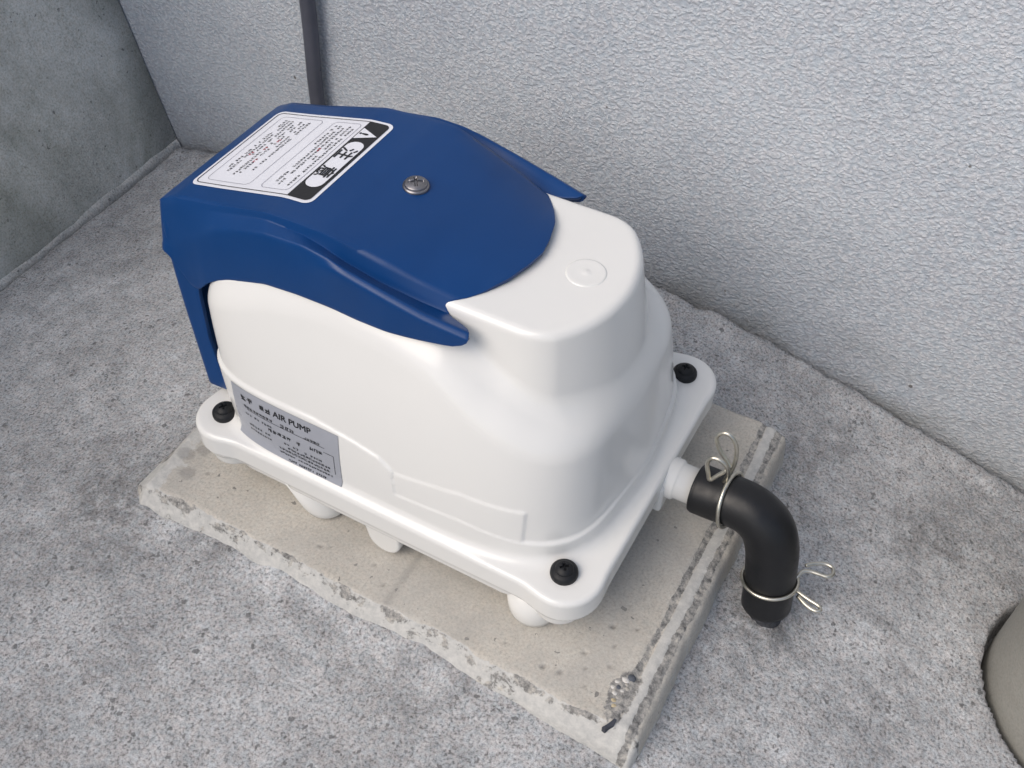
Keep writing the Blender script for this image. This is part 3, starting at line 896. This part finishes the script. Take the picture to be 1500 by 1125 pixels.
def cover():
    NU = [(0, 18), (1, 5), (2, 12), (3, 16)]     # samples per strip A-B, B-C, C-D, D-E
    us = []
    for k, n in NU:
        us += [k + i / n for i in range(n)]
    us.append(4.0)
    us = np.array(us)
    xe = np.interp(us, [0, 0.235, 0.53, 0.80, 0.93, 1.0, 1.3, 1.8, 2.15, 2.4, 2.7, 3.0, 3.3, 3.6, 3.85, 4.0],
                   [-0.0548, -0.0562, -0.0598, -0.0662, -0.0708, -0.0745, -0.0772, -0.0776, -0.0750, -0.0690, -0.0632, -0.0612, -0.0604, -0.0610, -0.0632, -0.0675])
    ss = np.concatenate([[0, 0.004, 0.009, 0.015, 0.022], np.linspace(0.03, 1, 110)])
    W = np.zeros((len(ss), len(us))); Zz = W.copy(); Xx = W.copy()
    for i, s in enumerate(ss):
        x = X0 + s * (xe - X0)
        A = (x * 0, LA(x)); B = (LBw(x), LBz(x)); C = (LCw(x), LCz(x)); D = (LDw(x), LDz(x)); E_ = (LEw(x), LEz(x))
        w = np.zeros_like(us); z = np.zeros_like(us)
        for j, u in enumerate(us):
            if u <= 1:
                w[j] = u * B[0][j]; z[j] = top_z(x[j], w[j])
            elif u <= 2:
                t = u - 1; w[j] = B[0][j] + t * (C[0][j] - B[0][j]); z[j] = B[1][j] + t * (C[1][j] - B[1][j])
            elif u <= 3:
                t = u - 2
                # concave run out to the second ridge
                tw = t; tz = t + 0.12 * math.sin(math.pi * t) * (1 if x[j] > -0.13 else -0.4)
                w[j] = C[0][j] + tw * (D[0][j] - C[0][j]); z[j] = C[1][j] + t * (D[1][j] - C[1][j])
            else:
                t = u - 3
                k_ = float(sstep(-0.150, -0.120, x[j]))
                dw, dz = 0.0027 * k_, 0.0017 * k_
                if t < 0.3:
                    q_ = t / 0.3; w[j] = D[0][j] + dw * q_; z[j] = D[1][j] - dz * q_ - (1 - k_) * 0.012 * (q_ * 0.3) ; w[j] += (1 - k_) * 0.30 ** 0.8 * q_ ** 0.8 * (E_[0][j] - D[0][j])
                    if k_ < 1: z[j] = D[1][j] - dz * q_ + (1 - k_) * t * (E_[1][j] - D[1][j])
                else:
                    q_ = (t - 0.3) / 0.7
                    w0 = D[0][j] + dw + (1 - k_) * 0.30 ** 0.8 * (E_[0][j] - D[0][j]); z0 = D[1][j] - dz + (1 - k_) * 0.3 * (E_[1][j] - D[1][j])
                    w[j] = w0 + q_ ** 0.8 * (max(E_[0][j], w0 - 0.002) - w0); z[j] = z0 + q_ * (E_[1][j] - z0)
        # soften the creases a touch
        for _ in range(2):
            w2, z2 = w.copy(), z.copy()
            w2[1:-1] = 0.2 * w[:-2] + 0.6 * w[1:-1] + 0.2 * w[2:]
            z2[1:-1] = 0.2 * z[:-2] + 0.6 * z[1:-1] + 0.2 * z[2:]
            keep = us < 2.05
            w2[keep] = w[keep]; z2[keep] = z[keep]; w, z = w2, z2
        # round the rear rim
        q = max(0.0, 1 - s / 0.022)
        drop = 0.0022 * (1 - math.sqrt(max(0, 1 - q * q)))
        W[i] = w - drop * np.clip(us - 0.6, 0, 1); Zz[i] = z - drop * np.clip(2.4 - us, 0, 1); Xx[i] = x
    # light smoothing along the length of the side strips
    V = []; n = len(us)
    for i in range(len(ss)):
        row = [(Xx[i, j], W[i, j], Zz[i, j]) for j in range(n)]
        V += [(x, w, z) for (x, w, z) in reversed(row)] + [(x, -w, z) for (x, w, z) in row[1:]]
    mm_ = 2 * n - 1
    F = grid_faces(len(ss), mm_)
    # rear wall between the two sides and the legs it runs out into
    off = len(V)
    lv = np.concatenate([[0.1125, 0.110], np.linspace(0.106, 0.0045, 22)])
    xo = np.interp(lv, [0.0045, 0.05, 0.085, 0.100, 0.1125], [-0.2318, -0.2390, -0.2432, -0.2452, -0.2456])
    wo_ = np.interp(lv, [0.0045, 0.05, 0.07, 0.085, 0.1, 0.1125], [0.0645, 0.0590, 0.0568, 0.0548, 0.0522, 0.0478])
    xi = np.interp(lv, [0.0045, 0.038, 0.065, 0.085, 0.1125], [-0.2165, -0.2240, -0.2252, -0.2240, -0.2230])
    rows = []
    for k in range(len(lv)):
        r_ = 0.0045; row = []
        for t in np.linspace(0, 1, 5): row.append((xi[k] + t * (xo[k] + r_ - xi[k]), wo_[k] - 0.0006 * (1 - t)))
        for a in np.linspace(0, 90, 7)[1:]:
            row.append((xo[k] + r_ - r_ * math.sin(R(a)), wo_[k] - r_ + r_ * math.cos(R(a))))
        for t in np.linspace(0, 1, 8)[1:]: row.append((xo[k], (wo_[k] - r_) * (1 - t)))
        full = [(x, w, lv[k]) for x, w in row] + [(x, -w, lv[k]) for x, w in reversed(row[:-1])]
        rows.append(full)
    for f in rows: V += f
    F += [f[::-1] for f in grid_faces(len(rows), len(rows[0]), off)]
    o = mesh_obj('cover', V, F, M_BLUE, PUMP)
    so = o.modifiers.new('thick', 'SOLIDIFY'); so.thickness = 0.0024; so.offset = -1.0; so.use_even_offset = False
    bv = o.modifiers.new('edge', 'BEVEL'); bv.width = 0.0007; bv.segments = 2; bv.limit_method = 'ANGLE'; bv.angle_limit = R(60)
    return o
COVER = cover()

# --- steel screw on the cover
sx, sy = -0.1222, 0.0
scr = empty('cover_screw', (0, 0, 0)); scr.parent = PUMP
scr.location = Vector((sx, sy, float(top_z(np.array(sx), 0.0)))) - PUMP.location
scr.rotation_euler = (0, R(3), 0)
V, F = head_grid(0.0055, 0.0028, 0.0006, 0.00085, 0.0036, 0.0014, R(38), 0.9)
o = mesh_obj('screw_head', V, F, M_STEEL); o.parent = scr
V, F = lathe([(0.0050, 0.0012), (0.0062, 0.0010), (0.0064, 0.0002), (0.0064, -0.0012)], 40)
o = mesh_obj('washer', V, [f[::-1] for f in F], M_STEEL); o.parent = scr

# --- warning label on the cover: drawn in label space (s runs to the right of the
#     reader = -Y, t up = +X) and laid on the panel
LX0, LX1, LH = -0.2330, -0.1570, 0.0362
LW = 2 * LH; LT = LX1 - LX0
def lab(s, t, lift):
    x = LX0 + t; y = LH - s
    z = float(top_z(np.array(x), np.array(y)))
    return (x, y, z + lift)

def add_poly_grid(V, F, s0, s1, t0, t1, r, lift, corners=(1, 1, 1, 1), nt=40):
    """rounded rectangle as horizontal rows, so that it bends with the panel. corners: bl br tr tl"""
    ts = sorted(set(list(np.linspace(t0, t1, nt)) + [t0 + r * (1 - math.cos(a)) for a in np.linspace(0, math.pi / 2, 7)] + [t1 - r * (1 - math.cos(a)) for a in np.linspace(0, math.pi / 2, 7)]))
    prev = None
    for t in ts:
        def ins(c_lo, c_hi):
            if t < t0 + r and c_lo: d = t0 + r - t
            elif t > t1 - r and c_hi: d = t - (t1 - r)
            else: return 0.0
            return r - math.sqrt(max(0, r * r - d * d))
        a = s0 + ins(corners[0], corners[3]); b = s1 - ins(corners[1], corners[2])
        row = []
        for q in np.linspace(a, b, 9):
            V.append(lab(q, t, lift)); row.append(len(V) - 1)
        if prev:
            for k in range(8):
                F.append((prev[k], prev[k + 1], row[k + 1], row[k]))
        prev = row

def rr_path(s0, s1, t0, t1, r, n=8):
    P = []
    for (cx, cy, a0) in ((s1 - r, t0 + r, -90), (s1 - r, t1 - r, 0), (s0 + r, t1 - r, 90), (s0 + r, t0 + r, 180)):
        for i in range(n + 1):
            a = R(a0 + 90 * i / n); P.append((cx + r * math.cos(a), cy + r * math.sin(a)))
    out = []
    for i, p in enumerate(P):                       # densify the straight runs
        q = P[(i + 1) % len(P)]; d = math.hypot(q[0] - p[0], q[1] - p[1]); k = max(1, int(d / 0.003))
        for j in range(k): out.append((p[0] + (q[0] - p[0]) * j / k, p[1] + (q[1] - p[1]) * j / k))
    return out

def add_outline(V, F, s0, s1, t0, t1, r, w, lift):
    a = rr_path(s0, s1, t0, t1, r); b = []
    n = len(a)
    for i in range(n):
        p, q = a[i - 1], a[(i + 1) % n]
        tx, ty = q[0] - p[0], q[1] - p[1]; l = math.hypot(tx, ty) or 1
        b.append((a[i][0] - ty / l * w, a[i][1] + tx / l * w))
    o = len(V)
    for p in a: V.append(lab(p[0], p[1], lift))
    for p in b: V.append(lab(p[0], p[1], lift))
    for i in range(n):
        j = (i + 1) % n
        F.append((o + i, o + j, o + n + j, o + n + i))

def text_mesh(body, size):
    cu = bpy.data.curves.new('txt', 'FONT'); cu.body = body; cu.size = size
    cu.resolution_u = 3
    ob = bpy.data.objects.new('txt', cu)
    COL.objects.link(ob)
    dg = bpy.context.evaluated_depsgraph_get()
    me = bpy.data.meshes.new_from_object(ob.evaluated_get(dg))
    v = [tuple(x.co) for x in me.vertices]; f = [tuple(p.vertices) for p in me.polygons]
    bpy.data.objects.remove(ob); bpy.data.curves.remove(cu); bpy.data.meshes.remove(me)
    return v, f

def add_text(V, F, body, size, s, t, lift, sx_=1.0, mapper=lab, embolden=0.0, centre=True):
    v, f = text_mesh(body, size)
    if not v: return
    xs = [p[0] for p in v]; ys = [p[1] for p in v]
    cx = (min(xs) + max(xs)) / 2 if centre else min(xs); cy = (min(ys) + max(ys)) / 2
    offs = [(0, 0)] if not embolden else [(-embolden, 0), (embolden, 0), (0, -embolden), (0, embolden)]
    for e, (dx, dy) in enumerate(offs):
        o = len(V)
        for p in v: V.append(mapper(s + (p[0] - cx) * sx_ + dx, t + p[1] - cy + dy, lift + e * 0.00001))
        F += [tuple(o + i for i in q) for q in f]

def add_glyphs(V, F, s0, s1, t, ch, lift, mapper=lab, gap=0.12, seed=0, adv=1.0, dens=5):
    """a line of print too small to read: each character a knot of short strokes"""
    r_ = random.Random(seed); s = s0
    while s + ch * adv < s1:
        if r_.random() > gap:
            for _ in range(dens):
                if r_.random() < 0.5: w, h = ch * r_.uniform(0.45, 0.85), ch * r_.uniform(0.09, 0.15)
                else: w, h = ch * r_.uniform(0.09, 0.15), ch * r_.uniform(0.45, 0.85)
                a = s + r_.uniform(0, max(0.0, ch * 0.86 * adv - w)); b = t + r_.uniform(0, max(0.0, ch * 0.9 - h))
                o = len(V)
                for (p, q) in ((a, b), (a + w, b), (a + w, b + h), (a, b + h)): V.append(mapper(p, q, lift))
                F.append((o, o + 1, o + 2, o + 3))
        s += ch * adv

V, F = [], []
add_poly_grid(V, F, 0, LW, 0, LT, 0.0045, 0.00022)
WL = mesh_obj('warning_label', V, F, M_LABEL, PUMP)
V, F = [], []
add_outline(V, F, 0.0019, LW - 0.0019, 0.0019, LT - 0.0019, 0.0032, 0.0005, 0.00042)
HB = LT - 0.0145      # lower edge of the black header
add_poly_grid(V, F, 0.0019, LW - 0.0019, HB, LT - 0.0019, 0.0032, 0.00045, corners=(0, 0, 1, 1))
mesh_obj('header_bar', V, F, M_INK, WL)
V, F = [], []
add_poly_grid(V, F, 0.0205, LW - 0.0115, HB + 0.0014, LT - 0.0034, 0.0047, 0.00066)
o_ = len(V)           # warning triangle
for (s, t) in ((0.0085, HB + 0.0008), (0.0185, HB + 0.0008), (0.0135, LT - 0.0028)): V.append(lab(s, t, 0.00066))
F.append((o_, o_ + 1, o_ + 2))
mesh_obj('header_pill', V, F, M_LABEL, WL)
V, F = [], []
add_text(V, F, '注', 0.0098, 0.0315, HB + 0.0061, 0.00085, 1.05, embolden=0.00016)
add_text(V, F, '意', 0.0098, 0.0480, HB + 0.0061, 0.00085, 1.05, embolden=0.00016)
add_text(V, F, '!', 0.0068, 0.0135, HB + 0.0040, 0.00085, 1.2, embolden=0.0003)
sd0 = 100
LINES = [(0.0420, 0.92), (0.0392, 0.55), (0.0362, 0.93), (0.0334, 0.90), (0.0306, 0.35)]
for k, (t, e) in enumerate(LINES):
    add_glyphs(V, F, 0.0085, min(LW - 0.0075, 0.0065 + 1.13 * e * (LW - 0.017)), t + 0.0135, 0.0019, 0.00042, seed=sd0 + k, gap=0.16)
LINES = [(0.0215, 0.80), (0.0190, 0.45), (0.0160, 0.85), (0.0135, 0.88), (0.0106, 0.60), (0.0080, 0.86), (0.0058, 0.80)]
for k, (t, e) in enumerate(LINES):
    add_glyphs(V, F, 0.0085, min(LW - 0.0075, 0.0065 + 1.13 * e * (LW - 0.017)), t + 0.0048, 0.0018, 0.00042, seed=sd0 + 20 + k, gap=0.18)
mesh_obj('lettering', V, F, M_INK, WL, smooth=False)
V, F = [], []
add_outline(V, F, 0.0052, LW - 0.0052, 0.0415, HB - 0.0022, 0.0030, 0.00022, 0.00042)
add_outline(V, F, 0.0052, LW - 0.0052, 0.0066, 0.0345, 0.0030, 0.00022, 0.00042)
mesh_obj('frame_line', V, F, M_INKGREY, WL, smooth=False)
V, F = [], []
for k, (s, t) in enumerate(((0.030, 0.0498), (0.034, 0.0186), (0.026, 0.0208), (0.045, 0.0208), (0.040, 0.0140))):
    add_glyphs(V, F, s, s + 0.0042, t, 0.0018, 0.00044, seed=60 + k, gap=0.0)
mesh_obj('red_lettering', V, F, M_INKRED, WL, smooth=False)['kind'] = 'stuff'

# --- rating plate on the side: laid on the sunken band by marching to the surface
def side_y(x, z):
    lo, hi = 0.05, 0.10
    for _ in range(28):
        mid = 0.5 * (lo + hi)
        if body_f(np.array([x]), np.array([-mid]), np.array([z]))[0] < 0: lo = mid
        else: hi = mid
    return -0.5 * (lo + hi)
_px = np.linspace(-0.196, -0.118, 27); _pz = np.linspace(0.0015, 0.0415, 15)
_py = np.array([[side_y(x, z) for z in _pz] for x in _px])
def plate_y(x, z):
    i = np.clip((x - _px[0]) / (_px[1] - _px[0]), 0, len(_px) - 1.001); k = np.clip((z - _pz[0]) / (_pz[1] - _pz[0]), 0, len(_pz) - 1.001)
    a, b = int(i), int(k); f, h = i - a, k - b
    return (_py[a, b] * (1 - f) + _py[a + 1, b] * f) * (1 - h) + (_py[a, b + 1] * (1 - f) + _py[a + 1, b + 1] * f) * h
PLX0, PLX1, PLZ0, PLZ1 = -0.1935, -0.1235, 0.0020, 0.0385
def plt_map(s, t, lift):
    x = PLX0 + s; z = PLZ0 + t
    return (x, plate_y(x, z) - lift - 0.0002, z)
V, F = [], []
ns, nt_ = 24, 14
for i in range(ns + 1):
    for k in range(nt_ + 1):
        V.append(plt_map((PLX1 - PLX0) * i / ns, (PLZ1 - PLZ0) * k / nt_, 0.00012))
F = [f[::-1] for f in grid_faces(ns + 1, nt_ + 1)]
RP = mesh_obj('rating_plate', V, F, M_PLATE, PUMP)
V, F = [], []
PWd = PLX1 - PLX0; PHt = PLZ1 - PLZ0
add_glyphs(V, F, 0.007, 0.0285, PHt - 0.0078, 0.0042, 0.0003, plt_map, gap=0.05, seed=1, dens=7)
add_text(V, F, 'AIR PUMP', 0.0056, 0.0290, PHt - 0.0056, 0.0003, 1.0, plt_map, 0.00012, centre=False)
for k, (t, a, b, c, gp) in enumerate(((0.0118, 0.008, 0.030, 0.0026, 0.1), (0.0125, 0.033, 0.043, 0.0036, 0), (0.0122, 0.046, 0.060, 0.0024, 0.1),
                                      (0.0168, 0.008, 0.028, 0.0020, 0.15), (0.0200, 0.024, 0.047, 0.0036, 0.05), (0.0186, 0.051, 0.060, 0.0034, 0.0),
                                      (0.0240, 0.010, 0.026, 0.0022, 0.15), (0.0242, 0.034, 0.060, 0.0022, 0.15), (0.0270, 0.036, 0.064, 0.0023, 0.08), (0.0298, 0.030, 0.065, 0.0024, 0.05), (0.0325, 0.030, 0.066, 0.0020, 0.1), (0.0272, 0.010, 0.027, 0.0020, 0.15), (0.0350, 0.036, 0.062, 0.0016, 0.1))):
    add_glyphs(V, F, a, b, PHt - t - 0.001, c * 0.86, 0.0003, plt_map, gap=gp, seed=30 + k, dens=6)
def plate_line(s0, t0, s1, t1, w=0.0003):
    n = max(1, int(max(abs(s1 - s0), abs(t1 - t0)) / 0.002)); o = len(V)
    dx, dy = s1 - s0, t1 - t0; l = math.hypot(dx, dy); nx, ny = -dy / l * w, dx / l * w
    for i in range(n + 1):
        a, b = s0 + dx * i / n, t0 + dy * i / n
        V.append(plt_map(a, b, 0.00025)); V.append(plt_map(a + nx, b + ny, 0.00025))
    for i in range(n): F.append((o + 2 * i, o + 2 * i + 2, o + 2 * i + 3, o + 2 * i + 1))
plate_line(0.010, PHt - 0.0135, 0.061, PHt - 0.0135); plate_line(0.0665, PHt - 0.0300, 0.0665, PHt - 0.0165); plate_line(0.060, PHt - 0.0165, 0.0665, PHt - 0.0165)
mesh_obj('lettering', V, F, M_INK, RP, smooth=False)

# ------------------------------------------------------------------ hose, pipe stub, clamps, conduit
HOSE = catmull([(0.0345, 0.0135, -0.0122), (0.045, 0.0131, -0.0113), (0.0560, 0.0126, -0.0095), (0.0665, 0.0120, -0.0105), (0.0755, 0.0108, -0.0165), (0.0810, 0.0092, -0.0280), (0.0845, 0.0068, -0.0440), (0.0868, 0.0045, -0.0590), (0.0885, 0.0025, -0.0720)], 8)
nH = len(HOSE)
rad = np.full(nH, 0.0136)
rad[0] = 0.0131; rad[-1] = 0.0128
tt = np.linspace(0, 1, nH)
rad += 0.0006 * np.exp(-((tt - 0.55) / 0.16) ** 2)
V, F = tube(HOSE, rad, 40, cap=False)
# turn the ends inwards so that the wall thickness shows
seg = 40
for end in (0, nH - 1):
    ring = [np.array(V[end * seg + k]) for k in range(seg)]; c = sum(ring) / seg
    T = HOSE[1] - HOSE[0] if end == 0 else HOSE[-2] - HOSE[-1]
    T = T / np.linalg.norm(T)
    o1 = len(V)
    for p in ring: V.append(tuple(c + (p - c) * 0.74))
    o2 = len(V)
    for p in ring: V.append(tuple(c + (p - c) * 0.72 + T * 0.012))
    for k in range(seg):
        j = (k + 1) % seg
        f1 = (end * seg + k, end * seg + j, o1 + j, o1 + k); f2 = (o1 + k, o1 + j, o2 + j, o2 + k)
        F += [f1, f2] if end else [f1[::-1], f2[::-1]]
hose = mesh_obj('rubber_hose', V, F, M_RUBBER)
tag(hose, 'black rubber elbow hose bending from the white outlet down to the floor', 'hose')

V, F = tube(catmull([(0.0872, 0.0040, -0.062), (0.0888, 0.0022, -0.076), (0.0896, 0.0012, -0.088), (0.0902, 0.0005, -0.11)], 6), 0.0098, 28)
M_STUB = concrete('dirty_pipe', (0.05, 0.052, 0.058), 0.3, 0.8, bstr=0.4)
stub = mesh_obj('pipe_stub', V, F, M_STUB)
tag(stub, 'dirty dark pipe stub rising from the floor into the hose', 'pipe')

def clamp(name, ring_c, normal, ring_r, loops, label, wr=0.00115):
    root = empty(name, tuple(ring_c))
    tag(root, label, 'hose clamp', 'wire spring clamps on the hose')
    n = np.array(normal, float); n /= np.linalg.norm(n)
    a = np.cross(n, [0, 0, 1.0]); 
    if np.linalg.norm(a) < 0.2: a = np.cross(n, [0, 1.0, 0])
    a /= np.linalg.norm(a); b = np.cross(n, a)
    P = [np.array(ring_c) + ring_r * (math.cos(t) * a + math.sin(t) * b) for t in np.linspace(0, 2 * math.pi, 65)]
    V, F = tube(P, wr, 10, cap=False)
    mesh_obj('ring', V, F, M_WIRE, root)
    for lp in loops:
        V, F = tube(catmull(lp, 6), wr, 10)
        mesh_obj('wire_tang', V, F, M_WIRE, root)
i1 = 14
T1 = HOSE[i1 + 1] - HOSE[i1 - 1]; T1 = T1 / np.linalg.norm(T1)
loopA = [(0.0478, 0.0150, 0.0024), (0.0495, 0.0155, 0.0095), (0.0502, 0.0160, 0.0180), (0.0492, 0.0163, 0.0270), (0.0462, 0.0165, 0.0330), (0.0425, 0.0165, 0.0348), (0.0392, 0.0164, 0.0325), (0.0382, 0.0163, 0.0280), (0.0408, 0.0160, 0.0220), (0.0455, 0.0158, 0.0165), (0.0488, 0.0152, 0.0125)]
loopB = [(0.0478, 0.0125, 0.0026), (0.0492, 0.0110, 0.0110), (0.0478, 0.0100, 0.0180), (0.0450, 0.0095, 0.0215), (0.0415, 0.0092, 0.0222), (0.0388, 0.0090, 0.0205), (0.0381, 0.0090, 0.0150), (0.0396, 0.0090, 0.0090), (0.0412, 0.0090, 0.0045), (0.0450, 0.0100, 0.0100), (0.0482, 0.0110, 0.0150)]
clamp('hose_clamp', HOSE[i1], T1 + np.array([0.28, -0.05, 0.12]), 0.0150, [loopA, loopB], 'wire clamp with raised loops round the hose beside the white outlet')
i2 = 52
T2 = HOSE[i2 + 1] - HOSE[i2 - 1]; T2 = T2 / np.linalg.norm(T2)
c2 = HOSE[i2]
loopC = [(0.0975, 0.0105, -0.0520), (0.0985, 0.0135, -0.0500), (0.1000, 0.0170, -0.0490), (0.1035, 0.0188, -0.0490), (0.1085, 0.0195, -0.0490), (0.1128, 0.0203, -0.0490), (0.1146, 0.0235, -0.0490), (0.1130, 0.0270, -0.0490), (0.1085, 0.0272, -0.0490), (0.1030, 0.0240, -0.0490), (0.1000, 0.0210, -0.0490)]
loopD = [(0.0972, 0.0085, -0.0540), (0.0995, 0.0080, -0.0545), (0.1040, 0.0068, -0.0550), (0.1090, 0.0056, -0.0550), (0.1140, 0.0046, -0.0550), (0.1155, 0.0025, -0.0550), (0.1132, 0.0008, -0.0550), (0.1080, 0.0018, -0.0550), (0.1020, 0.0050, -0.0550)]
clamp('hose_clamp', c2, T2, 0.0147, [loopC, loopD], 'wire clamp with splayed loops round the hose just above the floor', 0.00105)

P = [(-0.3560, 0.2065, -0.09), (-0.3560, 0.2065, 0.0), (-0.3505, 0.2063, 0.08), (-0.346, 0.2062, 0.25), (-0.344, 0.206, 0.7), (-0.344, 0.206, 1.2)]

V, F = tube(catmull(P, 8), 0.0057, 24)
cable = mesh_obj('wall_cable', V, F, M_CORD)
tag(cable, 'dark grey cable running straight up the stucco wall behind the blue cover', 'cable')
